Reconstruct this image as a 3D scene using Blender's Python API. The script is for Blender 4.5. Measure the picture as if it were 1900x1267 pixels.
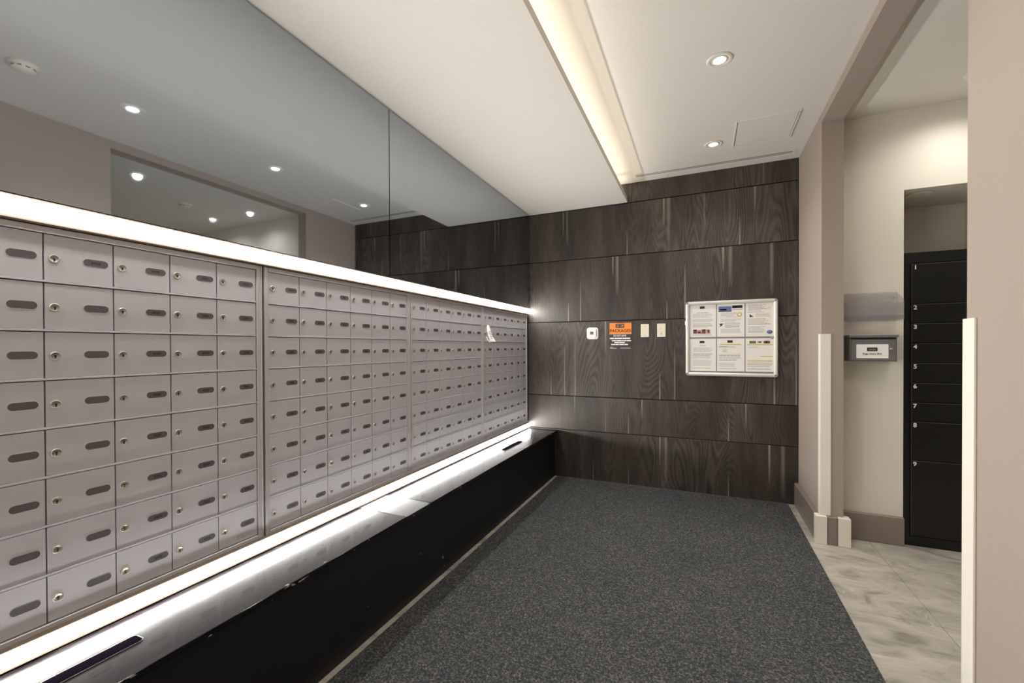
import bpy, bmesh, math, random
from mathutils import Matrix, Vector

random.seed(7)
for o in list(bpy.data.objects):
    bpy.data.objects.remove(o, do_unlink=True)
scene = bpy.context.scene
COL = scene.collection

# ------------------------------------------------------------------ camera
YAW, PIT, ROL = -0.4150, -0.00722, 0.00345
FPX, CXP, CYP = 800.96, 949.42, 650.27
EYE = 1.27
def _axes():
    cy, sy = math.cos(YAW), math.sin(YAW)
    f = Vector((sy, cy, 0)); r = Vector((cy, -sy, 0)); d = Vector((0, 0, -1))
    f2 = f * math.cos(PIT) - d * math.sin(PIT)
    d2 = d * math.cos(PIT) + f * math.sin(PIT)
    r3 = r * math.cos(ROL) + d2 * math.sin(ROL)
    d3 = d2 * math.cos(ROL) - r * math.sin(ROL)
    return r3, d3, f2
_r, _d, _f = _axes()
cam = bpy.data.cameras.new('camera')
cam.sensor_width = 36.0
cam.lens = FPX / 1900.0 * 36.0
cam.shift_x = (950.0 - CXP) / 1900.0
cam.shift_y = (CYP - 633.5) / 1900.0
cam.clip_start = 0.02
cam_o = bpy.data.objects.new('camera', cam)
m = Matrix.Identity(4)
for i in range(3):
    m[i][0] = _r[i]; m[i][1] = -_d[i]; m[i][2] = -_f[i]
m[2][3] = EYE
cam_o.matrix_world = m
COL.objects.link(cam_o)
scene.camera = cam_o

# ------------------------------------------------------------------ world, exposure
w = bpy.data.worlds.new('world'); scene.world = w
w.use_nodes = True
w.node_tree.nodes['Background'].inputs[0].default_value = (0.02, 0.02, 0.02, 1)
w.node_tree.nodes['Background'].inputs[1].default_value = 0.3
vs = scene.view_settings
vs.view_transform = 'Standard'; vs.look = 'None'; vs.gamma = 1.0
vs.exposure = 0.24
vs.use_curve_mapping = False

LED_WALL = 55.0        # emission of the two mailbox strips
LED_COVE = 17.0         # emission of the ceiling cove strip
DOWN_W = 30.0          # watts of each recessed downlight
DOWN_SIDE_W = 19.0     # the same in the side room

# ------------------------------------------------------------------ dimensions (metres)
D = 4.074       # back wall
XM = -1.62      # mailbox face
MIR = -1.59     # mirror face
BX = -1.30      # bench front edge
BT = 0.457      # bench top
RW = 0.707      # right wall, room side
RW2 = 0.824     # right wall, far side
CE = 2.772      # ceiling
SO = 2.60       # soffit underside
SX = -0.627     # soffit edge
SLOT = -0.47    # cove slot edge
JF = 3.360      # far jamb
JN = 1.687      # near jamb
HZ = 2.715      # header underside
YB = -1.7       # wall behind the camera
WY = 3.525      # side room wall
SXE = 3.0       # side room far wall

# ------------------------------------------------------------------ materials
def new_mat(name):
    mt = bpy.data.materials.new(name); mt.use_nodes = True
    nt = mt.node_tree
    return mt, nt, nt.nodes['Principled BSDF']

def srgb(r, g, b):
    f = lambda c: (c / 255 / 12.92) if c / 255 <= 0.04045 else ((c / 255 + 0.055) / 1.055) ** 2.4
    return (f(r), f(g), f(b), 1)

def N(nt, t, **kw):
    n = nt.nodes.new(t)
    for k, v in kw.items():
        setattr(n, k, v)
    return n

def setin(n, **kw):
    for k, v in kw.items():
        n.inputs[k.replace('_', ' ')].default_value = v

def math_n(nt, op, a, b=None, c=None, clamp=False):
    n = N(nt, 'ShaderNodeMath', operation=op); n.use_clamp = clamp
    for i, v in enumerate((a, b, c)):
        if v is None: continue
        if isinstance(v, (int, float)): n.inputs[i].default_value = v
        else: nt.links.new(v, n.inputs[i])
    return n.outputs[0]

def mix_rgb(nt, fac, a, b, blend='MIX'):
    n = N(nt, 'ShaderNodeMix', data_type='RGBA', blend_type=blend)
    for i, v in ((0, fac), (6, a), (7, b)):
        if isinstance(v, (int, float)): n.inputs[i].default_value = v
        elif isinstance(v, tuple): n.inputs[i].default_value = v
        else: nt.links.new(v, n.inputs[i])
    return n.outputs[2]

def pos(nt, scale=(1, 1, 1)):
    g = N(nt, 'ShaderNodeNewGeometry')
    mp = N(nt, 'ShaderNodeMapping'); mp.inputs['Scale'].default_value = scale
    nt.links.new(g.outputs['Position'], mp.inputs['Vector'])
    return mp.outputs['Vector']

def noise(nt, vec, scale, detail=3, rough=0.5, dist=0.0):
    n = N(nt, 'ShaderNodeTexNoise')
    nt.links.new(vec, n.inputs['Vector'])
    setin(n, Scale=scale, Detail=detail, Roughness=rough, Distortion=dist)
    return n.outputs['Fac']

def ramp(nt, fac, stops):
    r = N(nt, 'ShaderNodeValToRGB')
    el = r.color_ramp.elements
    while len(el) < len(stops): el.new(0.5)
    for e, (p, c) in zip(el, stops):
        e.position = p; e.color = c
    nt.links.new(fac, r.inputs['Fac'])
    return r.outputs['Color']

def bump(nt, bs, h, strength, dist=0.002):
    b = N(nt, 'ShaderNodeBump'); setin(b, Strength=strength, Distance=dist)
    nt.links.new(h, b.inputs['Height']); nt.links.new(b.outputs['Normal'], bs.inputs['Normal'])

def plain(name, col, rough=0.5, metal=0.0, spec=None, grain=0.0, gscale=200, bstr=0.0):
    mt, nt, bs = new_mat(name)
    bs.inputs['Base Color'].default_value = col
    setin(bs, Roughness=rough, Metallic=metal)
    if spec is not None: bs.inputs['Specular IOR Level'].default_value = spec
    v = noise(nt, pos(nt), gscale, 2)
    if grain:
        lo = tuple(c * (1 - grain) for c in col[:3]) + (1,); hi = tuple(min(1, c * (1 + grain)) for c in col[:3]) + (1,)
        nt.links.new(ramp(nt, v, [(0.3, lo), (0.7, hi)]), bs.inputs['Base Color'])
    if bstr: bump(nt, bs, v, bstr, 0.001)
    return mt

def emit(name, col, s):
    mt = bpy.data.materials.new(name); mt.use_nodes = True
    nt = mt.node_tree; nt.nodes.remove(nt.nodes['Principled BSDF'])
    e = N(nt, 'ShaderNodeEmission'); e.inputs[0].default_value = col; e.inputs[1].default_value = s
    nt.links.new(e.outputs[0], nt.nodes['Material Output'].inputs[0])
    return mt

M = {}
M['ceil'] = plain('ceiling_paint', srgb(226, 221, 212), 0.85, grain=0.01, gscale=40, bstr=0.05)
M['taupe'] = plain('taupe_wall_paint', srgb(166, 152, 141), 0.75, grain=0.03, gscale=260, bstr=0.25)
M['cream'] = plain('cream_wall_paint', srgb(228, 222, 208), 0.75, grain=0.02, gscale=200, bstr=0.15)
M['base'] = plain('baseboard_paint', srgb(140, 128, 119), 0.35, grain=0.02)
M['white_trim'] = plain('corner_guard_vinyl', srgb(240, 234, 220), 0.4, grain=0.01)
M['alu'] = plain('satin_aluminium', srgb(212, 211, 217), 0.52, metal=0.25, grain=0.02, gscale=300)
M['alu_frame'] = plain('aluminium_frame', srgb(214, 212, 214), 0.40, metal=0.45, grain=0.02)
M['gap'] = plain('dark_gap', srgb(48, 44, 44), 0.8)
M['lock'] = plain('nickel_lock', srgb(192, 186, 174), 0.35, metal=0.6)
M['slot'] = plain('label_window_grey', srgb(98, 94, 96), 0.45, grain=0.03)
M['slot_ink'] = plain('label_ink', srgb(52, 48, 50), 0.6)
M['black'] = plain('black_plastic', srgb(14, 13, 13), 0.5)
M['dark'] = plain('dark_slot', srgb(20, 17, 24), 0.9, spec=0.0)
M['chrome'] = plain('bright_metal', srgb(225, 222, 215), 0.15, metal=1.0)
M['white_pl'] = plain('white_plastic', srgb(238, 236, 230), 0.4, grain=0.01)
M['ivory'] = plain('ivory_plate', srgb(236, 228, 208), 0.4, grain=0.01)
M['board'] = plain('board_felt_grey', srgb(142, 138, 136), 0.8, grain=0.06)
M['board_alu'] = plain('board_aluminium', srgb(232, 229, 222), 0.35, metal=0.3)
M['grey_cap'] = plain('grey_corner_cap', srgb(150, 148, 146), 0.5)
M['paper'] = plain('paper_white', srgb(251, 248, 242), 0.7, grain=0.01)
M['ink'] = plain('print_black', srgb(44, 36, 34), 0.7)
M['ink_grey'] = plain('print_grey_text', srgb(200, 194, 184), 0.7)
M['ink_mid'] = plain('print_darker_text', srgb(160, 154, 148), 0.7)
M['blue'] = plain('print_blue', srgb(108, 126, 180), 0.7, grain=0.2, gscale=90)
M['yellow'] = plain('print_yellow', srgb(224, 206, 92), 0.7)
M['gold'] = plain('print_gold', srgb(224, 180, 70), 0.7)
M['pink'] = plain('print_photo_pink', srgb(205, 150, 140), 0.7, grain=0.4, gscale=160)
M['maroon'] = plain('print_photo_maroon', srgb(126, 84, 80), 0.7, grain=0.4, gscale=160)
M['olive'] = plain('print_photo_olive', srgb(130, 120, 80), 0.7, grain=0.4, gscale=160)
M['orange'] = plain('print_orange', srgb(246, 146, 62), 0.6)
M['sign_dark'] = plain('sign_charcoal', srgb(58, 50, 48), 0.5)
M['sign_brown'] = plain('sign_brown', srgb(112, 76, 60), 0.6)
M['white_ink'] = plain('print_white', srgb(240, 236, 232), 0.6)
M['box_grey'] = plain('steel_grey_powder', srgb(126, 122, 122), 0.42, metal=0.2, grain=0.03)
M['lk_black'] = plain('locker_black', srgb(13, 12, 12), 0.42, grain=0.1)
M['lk_edge'] = plain('locker_edge', srgb(92, 88, 86), 0.3, metal=0.3)
M['vent_white'] = plain('vent_white_metal', srgb(230, 226, 216), 0.4)
M['detector'] = plain('detector_plastic', srgb(226, 222, 206), 0.45)
M['strip_alu'] = plain('strip_channel', srgb(112, 98, 86), 0.7, metal=0.0)
M['led'] = emit('strip_diffuser_glow', (1.0, 0.975, 0.94, 1), LED_WALL)
M['led_cove'] = emit('cove_strip_glow', (1.0, 0.92, 0.80, 1), LED_COVE)
M['lamp'] = emit('downlight_lens_glow', (1.0, 0.97, 0.92, 1), 22.0)

def mirror_mat():
    mt, nt, bs = new_mat('grey_tinted_mirror')
    bs.inputs['Base Color'].default_value = (0.45, 0.49, 0.54, 1)
    setin(bs, Metallic=1.0, Roughness=0.025)
    v = noise(nt, pos(nt), 2.0, 1); bump(nt, bs, v, 0.004, 0.01)
    return mt
M['mirror'] = mirror_mat()

def glass_mat(name, tint, alpha_diff):
    mt = bpy.data.materials.new(name); mt.use_nodes = True
    nt = mt.node_tree; nt.nodes.remove(nt.nodes['Principled BSDF'])
    t = N(nt, 'ShaderNodeBsdfTransparent'); t.inputs[0].default_value = tint
    g = N(nt, 'ShaderNodeBsdfGlossy'); g.inputs['Roughness'].default_value = 0.08
    d = N(nt, 'ShaderNodeBsdfDiffuse'); d.inputs[0].default_value = (0.72, 0.70, 0.70, 1)
    lw = N(nt, 'ShaderNodeLayerWeight'); lw.inputs[0].default_value = 0.5
    fo = math_n(nt, 'MULTIPLY_ADD', math_n(nt, 'POWER', lw.outputs['Facing'], 4.0), 0.5, 0.035)
    m1 = N(nt, 'ShaderNodeMixShader'); m1.inputs[0].default_value = alpha_diff
    m2 = N(nt, 'ShaderNodeMixShader')
    nt.links.new(t.outputs[0], m1.inputs[1]); nt.links.new(d.outputs[0], m1.inputs[2])
    nt.links.new(fo, m2.inputs[0]); nt.links.new(m1.outputs[0], m2.inputs[1]); nt.links.new(g.outputs[0], m2.inputs[2])
    nt.links.new(m2.outputs[0], nt.nodes['Material Output'].inputs[0])
    return mt
M['glass'] = glass_mat('board_clear_cover', (1.0, 1.0, 1.0, 1), 0.0)
M['acrylic'] = glass_mat('clear_acrylic', (0.93, 0.92, 0.93, 1), 0.09)

def carpet_mat():
    mt, nt, bs = new_mat('charcoal_carpet')
    p = pos(nt)
    a = noise(nt, p, 130, 3, 0.7); b = noise(nt, p, 3.0, 3)
    c = ramp(nt, a, [(0.30, srgb(46, 48, 50)), (0.50, srgb(77, 79, 81)), (0.62, srgb(116, 115, 113)), (0.74, srgb(168, 165, 160))])
    c2 = mix_rgb(nt, 0.35, c, ramp(nt, b, [(0.35, srgb(180, 182, 186)), (0.65, srgb(225, 222, 218))]), 'MULTIPLY')
    nt.links.new(c2, bs.inputs['Base Color'])
    setin(bs, Roughness=0.95); bs.inputs['Specular IOR Level'].default_value = 0.1
    bump(nt, bs, a, 0.9, 0.004)
    return mt
M['carpet'] = carpet_mat()

def marble_mat():
    mt, nt, bs = new_mat('grey_veined_porcelain')
    p = pos(nt, (1.0, 1.7, 1))
    rot = N(nt, 'ShaderNodeMapping'); rot.inputs['Rotation'].default_value = (0, 0, 0.5)
    nt.links.new(p, rot.inputs['Vector']); q = rot.outputs['Vector']
    a = noise(nt, q, 4.2, 9, 0.66, 0.9)
    c = ramp(nt, a, [(0.33, srgb(132, 126, 117)), (0.46, srgb(170, 164, 154)), (0.58, srgb(186, 180, 169)), (0.72, srgb(200, 194, 183))])
    v = noise(nt, q, 1.7, 4, 0.5, 1.2)
    d = math_n(nt, 'ABSOLUTE', math_n(nt, 'SUBTRACT', v, 0.5))
    vein = ramp(nt, d, [(0.0, (1, 1, 1, 1)), (0.006, (0, 0, 0, 1))])
    gate = ramp(nt, noise(nt, q, 3.1, 2), [(0.5, (0, 0, 0, 1)), (0.62, (0.75, 0.75, 0.75, 1))])
    fac = mix_rgb(nt, 1.0, vein, gate, 'MULTIPLY')
    sep = N(nt, 'ShaderNodeSeparateColor'); nt.links.new(fac, sep.inputs[0])
    nt.links.new(mix_rgb(nt, sep.outputs[0], c, srgb(226, 220, 208)), bs.inputs['Base Color'])
    setin(bs, Roughness=0.42)
    return mt
M['marble'] = marble_mat()
M['grout'] = plain('floor_screed', srgb(166, 160, 150), 0.9)

def bench_mat(top, rough=0.24, spec=0.07):
    mt, nt, bs = new_mat('black_bench_top' if top else 'black_bench_face')
    p = pos(nt)
    st = pos(nt, (9, 1.2, 9))
    scuff = noise(nt, st, 9, 4, 0.6)
    base = ramp(nt, scuff, [(0.4, srgb(15, 13, 14)), (0.75, srgb(40, 38, 40) if top else srgb(19, 16, 18))])
    chip = noise(nt, pos(nt, (1.6, 0.55, 1.6)), 34, 2, 0.5)
    sx = N(nt, 'ShaderNodeSeparateXYZ'); nt.links.new(p, sx.inputs[0])
    if top:   # worn flecks along the front arris only
        edge = math_n(nt, 'MULTIPLY_ADD', math_n(nt, 'SUBTRACT', sx.outputs[0], BX - 0.05), 1.6, 0.0, clamp=True)
    else:
        edge = math_n(nt, 'MULTIPLY_ADD', math_n(nt, 'SUBTRACT', sx.outputs[2], BT - 0.06), 1.4, 0.0, clamp=True)
    t = math_n(nt, 'ADD', chip, edge)
    k = ramp(nt, t, [(0.775, (0, 0, 0, 1)), (0.80, (1, 1, 1, 1))])
    sep = N(nt, 'ShaderNodeSeparateColor'); nt.links.new(k, sep.inputs[0])
    nt.links.new(mix_rgb(nt, sep.outputs[0], base, srgb(150, 146, 144)), bs.inputs['Base Color'])
    rr = ramp(nt, scuff, [(0.35, (0.06, 0.06, 0.06, 1)), (0.7, (0.16, 0.16, 0.16, 1))]) if top else None
    if top:
        setin(bs, Roughness=rough); bs.inputs['Specular IOR Level'].default_value = spec; bs.inputs['Coat Weight'].default_value = 0.42
        nt.links.new(rr, bs.inputs['Coat Roughness'])
    else: setin(bs, Roughness=0.5)
    bump(nt, bs, scuff, 0.02, 0.001)
    return mt
M['bench_top'] = bench_mat(True)
M['bench_worn'] = bench_mat(True, 0.42, 0.30)
M['bench_face'] = bench_mat(False)

# light streaks of the printed veneer: (x, z0, z1, half width, strength)
STREAKS = {
 0: [(-0.345, .46, .20, .008, 1), (-.295, .26, .04, .016, .5), (.505, .46, .14, .010, 1), (-.62, .02, .16, .006, .6), (.205, .02, .20, .007, .7), (.60, .25, .03, .02, .4), (-.95,.03,.2,.006,.5)],
 1: [(-.50, .79, .60, .007, 1), (-.62, .48, .66, .006, .9), (.335, .79, .58, .008, .9), (.205, .48, .68, .007, .8), (-1.13,.79,.62,.007,.6), (-.83,.5,.7,.006,.5)],
 2: [(-.83, 1.51, 1.20, .011, .9), (-1.23, .98, 1.30, .005, .8), (-1.125, .96, 1.34, .006, .8), (-.22, 1.0, 1.30, .006, .7), (-1.37, .80, 1.00, .006, .8), (-.345, .80, 1.04, .008, 1), (.54, .80, 1.06, .010, 1), (.69,.95,1.35,.008,.6)],
 3: [(-.76, 2.11, 1.93, .008, 1), (-.72, 2.03, 1.75, .018, .6), (-1.07, 1.62, 1.92, .006, .8), (-1.19, 1.525, 1.70, .006, 1), (-.285, 1.525, 1.68, .007, .9), (-.135, 1.72, 2.0, .008, .9), (.165, 2.11, 1.90, .012, .8), (.22, 2.0, 1.76, .020, .5), (.52, 1.92, 1.68, .018, .5)],
 4: [(-1.24, 2.59, 2.34, .007, .8), (-1.20, 2.45, 2.25, .014, .4), (-.63, 2.13, 2.35, .007, .7), (-.31, 2.59, 2.33, .010, 1), (-.27, 2.45, 2.20, .020, .5), (.29, 2.13, 2.36, .008, .8), (.40, 2.57, 2.38, .010, .8), (.02,2.45,2.2,.012,.3)],
 5: [(.46, 2.76, 2.62, .008, .5)],
}
def wood_mat(row):
    mt, nt, bs = new_mat('dark_wenge_veneer_%s' % 'abcdef'[row])
    p = pos(nt)
    sx = N(nt, 'ShaderNodeSeparateXYZ'); nt.links.new(p, sx.inputs[0])
    off = N(nt, 'ShaderNodeMapping')
    off.inputs['Location'].default_value = (row * 3.7, row * 1.3, row * 5.1)
    off.inputs['Scale'].default_value = (1, 1, 0.16)
    nt.links.new(p, off.inputs['Vector']); q = off.outputs['Vector']
    broad = noise(nt, q, 7.5, 3, 0.55)
    fine = noise(nt, q, 85, 3, 0.6)
    # cathedral figure: contour lines of a stretched field
    cm = N(nt, 'ShaderNodeMapping')
    cm.inputs['Location'].default_value = (row * 2.3, 0, row * 1.9); cm.inputs['Scale'].default_value = (1, 1, 0.17)
    nt.links.new(p, cm.inputs['Vector'])
    fld = noise(nt, cm.outputs['Vector'], 4.2, 2, 0.3)
    rings = math_n(nt, 'SINE', math_n(nt, 'MULTIPLY', fld, 210.0))
    rings = math_n(nt, 'MULTIPLY_ADD', rings, 0.5, 0.5)
    c = ramp(nt, broad, [(0.30, srgb(52, 45, 40)), (0.52, srgb(68, 60, 54)), (0.72, srgb(86, 77, 70))])
    c = mix_rgb(nt, 0.42, c, ramp(nt, fine, [(0.3, (0.25, 0.25, 0.25, 1)), (0.7, (1, 1, 1, 1))]), 'MULTIPLY')
    patch = math_n(nt, 'MULTIPLY_ADD', math_n(nt, 'SUBTRACT', noise(nt, cm.outputs['Vector'], 2.3, 1), 0.46), 5.0, 0.15, clamp=True)
    gate = math_n(nt, 'MULTIPLY', math_n(nt, 'MULTIPLY', rings, patch), 0.16)
    c = mix_rgb(nt, gate, c, srgb(150, 140, 132))
    tot = None
    for (x, z0, z1, hw, s) in STREAKS[row]:
        dx = math_n(nt, 'ABSOLUTE', math_n(nt, 'SUBTRACT', sx.outputs[0], x))
        # taper: widest and brightest at z0, gone at z1
        tz = math_n(nt, 'DIVIDE', math_n(nt, 'SUBTRACT', sx.outputs[2], z1), z0 - z1, clamp=True)
        tz = math_n(nt, 'POWER', tz, 0.6)
        wdt = math_n(nt, 'SUBTRACT', 1.0, math_n(nt, 'DIVIDE', dx, hw), clamp=True)
        a = math_n(nt, 'MULTIPLY', math_n(nt, 'MULTIPLY', tz, wdt), s)
        tot = a if tot is None else math_n(nt, 'ADD', tot, a, clamp=True)
    tot = math_n(nt, 'MULTIPLY', tot, 0.85)
    c = mix_rgb(nt, tot, c, srgb(168, 158, 148))
    nt.links.new(c, bs.inputs['Base Color'])
    setin(bs, Roughness=0.42); bs.inputs['Specular IOR Level'].default_value = 0.4
    bump(nt, bs, fine, 0.12, 0.001)
    return mt
for i in range(6):
    M['wood%d' % i] = wood_mat(i)

# ------------------------------------------------------------------ mesh helpers
class MB:
    """collects shapes into one mesh"""
    def __init__(self):
        self.bm = bmesh.new(); self.mats = []
    def mi(self, mat):
        if mat not in self.mats: self.mats.append(mat)
        return self.mats.index(mat)
    def box(self, x0, y0, z0, x1, y1, z1, mat, bevel=0.0, seg=1):
        t = bmesh.new()
        vs_ = [t.verts.new(v) for v in ((x0,y0,z0),(x1,y0,z0),(x1,y1,z0),(x0,y1,z0),(x0,y0,z1),(x1,y0,z1),(x1,y1,z1),(x0,y1,z1))]
        for f in ((0,3,2,1),(4,5,6,7),(0,1,5,4),(1,2,6,5),(2,3,7,6),(3,0,4,7)):
            t.faces.new([vs_[i] for i in f])
        if bevel:
            bmesh.ops.bevel(t, geom=t.edges[:], offset=bevel, segments=seg, profile=0.5, affect='EDGES')
        self.merge(t, mat, smooth=False)
        return self
    def merge(self, t, mat, smooth=False):
        k = self.mi(mat)
        for f in t.faces:
            f.material_index = k; f.smooth = smooth
        me = bpy.data.meshes.new('tmp'); t.to_mesh(me); t.free()
        self.bm.from_mesh(me); bpy.data.meshes.remove(me)
    def poly(self, pts, mat):
        f = self.bm.faces.new([self.bm.verts.new(p) for p in pts]); f.material_index = self.mi(mat)
        return self
    def lathe(self, prof, mat, axis='z', at=(0, 0, 0), n=24, sy=1.0, smooth=True):
        """prof: list of (r, h) around the axis"""
        t = bmesh.new(); rings = []
        for (r, h) in prof:
            if r < 1e-6:
                rings.append([t.verts.new((0, 0, h))])
            else:
                rings.append([t.verts.new((r * math.cos(2 * math.pi * i / n), sy * r * math.sin(2 * math.pi * i / n), h)) for i in range(n)])
        for a, b in zip(rings[:-1], rings[1:]):
            for i in range(n):
                j = (i + 1) % n
                if len(a) == 1 and len(b) == 1: continue
                if len(a) == 1: t.faces.new((a[0], b[i], b[j]))
                elif len(b) == 1: t.faces.new((a[i], a[j], b[0]))
                else: t.faces.new((a[i], a[j], b[j], b[i]))
        bmesh.ops.recalc_face_normals(t, faces=t.faces[:])
        if axis == 'x':
            bmesh.ops.rotate(t, verts=t.verts[:], matrix=Matrix.Rotation(math.pi / 2, 3, 'Y'))
        elif axis == '-y':
            bmesh.ops.rotate(t, verts=t.verts[:], matrix=Matrix.Rotation(math.pi / 2, 3, 'X'))
        elif axis == '-z':
            bmesh.ops.rotate(t, verts=t.verts[:], matrix=Matrix.Rotation(math.pi, 3, 'X'))
        bmesh.ops.translate(t, verts=t.verts[:], vec=at)
        self.merge(t, mat, smooth)
        return self
    def prism(self, outline, depth, mat, to=lambda a, b, c: (a, b, c), bevel=0.0):
        """2-D outline (a, b) extruded along c from 0 to depth, mapped by to()"""
        t = bmesh.new()
        lo = [t.verts.new((a, b, 0)) for a, b in outline]
        hi = [t.verts.new((a, b, depth)) for a, b in outline]
        t.faces.new(lo[::-1]); t.faces.new(hi)
        n = len(outline)
        for i in range(n):
            t.faces.new((lo[i], lo[(i + 1) % n], hi[(i + 1) % n], hi[i]))
        for v in t.verts: v.co = Vector(to(*v.co))
        bmesh.ops.recalc_face_normals(t, faces=t.faces[:])
        self.merge(t, mat)
        return self
    def mesh(self, name):
        me = bpy.data.meshes.new(name)
        self.bm.to_mesh(me); self.bm.free()
        for k in self.mats: me.materials.append(M[k])
        return me
    def build(self, name, parent=None, loc=(0, 0, 0)):
        o = bpy.data.objects.new(name, self.mesh(name))
        COL.objects.link(o); o.location = loc
        if parent: o.parent = parent
        return o

def box(name, x0, y0, z0, x1, y1, z1, mat, parent=None, bevel=0.0, seg=1):
    """box object with its origin at its base centre"""
    cx, cy = (x0 + x1) / 2, (y0 + y1) / 2
    px = parent.location if parent else Vector((0, 0, 0))
    b = MB().box(x0 - cx, y0 - cy, 0, x1 - cx, y1 - cy, z1 - z0, mat, bevel, seg)
    return b.build(name, parent, Vector((cx, cy, z0)) - px)

def empty(name, loc):
    o = bpy.data.objects.new(name, None); COL.objects.link(o); o.location = loc
    o.empty_display_size = 0.05
    return o

def tag(o, label=None, cat=None, group=None, kind=None):
    if label: o['label'] = label
    if cat: o['category'] = cat
    if group: o['group'] = group
    if kind: o['kind'] = kind
    return o

def structure(o, label, cat):
    return tag(o, label, cat, kind='structure')

def link(name, me, parent, loc):
    o = bpy.data.objects.new(name, me); COL.objects.link(o); o.location = loc
    if parent: o.parent = parent
    return o

def text_mesh(name, s, size, mat, width=None, bold=0.0):
    """flat lettering standing in the XZ plane, facing -Y, centred on its origin"""
    cu = bpy.data.curves.new(name, 'FONT'); cu.body = s; cu.size = size
    cu.align_x = 'CENTER'; cu.align_y = 'CENTER'
    cu.offset = bold
    o = bpy.data.objects.new(name, cu); COL.objects.link(o)
    dg = bpy.context.evaluated_depsgraph_get()
    me = bpy.data.meshes.new_from_object(o.evaluated_get(dg))
    bpy.data.objects.remove(o); bpy.data.curves.remove(cu)
    xs = [v.co.x for v in me.vertices]; wd = max(xs) - min(xs); mid = (max(xs) + min(xs)) / 2
    k = width / wd if width else 1.0
    for v in me.vertices:
        v.co = Vector(((v.co.x - mid) * k, 0, v.co.y))
    me.materials.clear(); me.materials.append(M[mat])
    me.name = name
    return me

def rrect(w_, h_, r, n=5):
    pts = []
    for cx, cy, a0 in ((w_/2-r, h_/2-r, 0), (-w_/2+r, h_/2-r, 90), (-w_/2+r, -h_/2+r, 180), (w_/2-r, -h_/2+r, 270)):
        for i in range(n + 1):
            a = math.radians(a0 + 90 * i / n)
            pts.append((cx + r * math.cos(a), cy + r * math.sin(a)))
    return pts

# ================================================================== THE SETTING
# ---- floor: screed with tiles as pieces
floor = structure(box('floor', -1.75, YB, -0.08, SXE, 4.3, -0.006, 'grout'), 'grey veined porcelain tile floor around the carpet', 'floor')
fl = floor.location
T = 0.593
xs = [0.634] + [0.993 + i * T for i in range(4)]
ys = [4.074] + [3.743 - i * T for i in range(10)]
def tile(x0, x1, y0, y1, dz=0.0):
    g = 0.0009
    o = MB().box(-(x1-x0)/2+g, -(y1-y0)/2+g, 0, (x1-x0)/2-g, (y1-y0)/2-g, 0.0055, 'marble').build('tile', floor, Vector(((x0+x1)/2, (y0+y1)/2, -0.0055 + dz)) - fl)
for i in range(len(xs) - 1):
    for j in range(len(ys) - 1):
        tile(xs[i], min(xs[i + 1], SXE), max(ys[j + 1], YB), ys[j])
yl = [4.074, 3.743, 2.557, 1.371, 0.185, -1.0, YB]
for j in range(len(yl) - 1):
    tile(-1.37, -1.302, yl[j + 1], yl[j])

carpet = tag(box('carpet', -1.301, YB, -0.0055, 0.6335, D, 0.004, 'carpet'), 'charcoal flecked carpet inlaid between bench and tile floor', 'carpet')

# ---- left wall (behind mailboxes and mirrors)
wall_left = structure(box('wall_left', -1.75, YB, 0, -1.66, 4.3, 2.9, 'taupe'), 'left wall behind the mailboxes and mirror', 'wall')

box('metal_panel', -1.6595, YB + 0.01, 0.506, XM, 0.229, 1.6, 'alu', wall_left, 0.001)
# ---- back wall with veneer panels
wall_back = structure(box('wall_back', -1.66, D + 0.02, 0, RW + 0.11, D + 0.2, 2.9, 'gap'), 'dark wood panelled wall at the end of the mail room', 'wall')
rows = [(0.0, .4625), (.4695, .792), (.799, 1.5135), (1.5205, 2.1145), (2.1215, 2.5915), (2.5985, CE)]
for i, (a, b) in enumerate(rows):
    mb = MB(); mb.box(-1.158, 0, 0, 1.158, 0.018, b - a, 'wood%d' % i, 0.0012)
    o = mb.build('wood_panel', wall_back, Vector((-0.455, D, a)) - wall_back.location)

# ---- ceiling: upper slab, cove, soffit
cm = MB()
cm.box(SLOT, YB, CE, RW + 0.001, D, CE + 0.2, 'ceil')
cm.box(-0.80, 3.872, CE, SLOT, D, CE + 0.2, 'ceil')                # strip closing the cove at the back wall
cm.box(-0.82, YB, 2.80, SLOT, 3.872, 2.97, 'ceil')                 # top of the cove
cm.box(-1.66, YB, SO, SX, D, 2.618, 'ceil')                        # soffit board
cm.box(SX - 0.013, YB, 2.618, SX, D, 2.645, 'ceil')                # lip of the cove
cm.box(-1.66, YB, 2.618, -0.80, D, 2.97, 'ceil')                   # soffit body
ceiling = structure(cm.build('ceiling'), 'white plaster ceiling with dropped soffit and light cove', 'ceiling')

# ---- right wall with the opening
rm = MB()
rm.box(RW, JF, 0, RW2, D + 0.02, CE + 0.1, 'taupe')
rm.box(RW, YB, 0, RW2, JN, CE + 0.1, 'taupe')
rm.box(RW, JN, HZ, RW2, JF, CE + 0.1, 'taupe')
wall_right = structure(rm.build('wall_right'), 'taupe right wall with a wide opening to the side room', 'wall')
wall_near = structure(box('wall_near', -1.66, YB - 0.1, 0, SXE, YB, 2.97, 'taupe'), 'taupe wall closing the room', 'wall')

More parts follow.
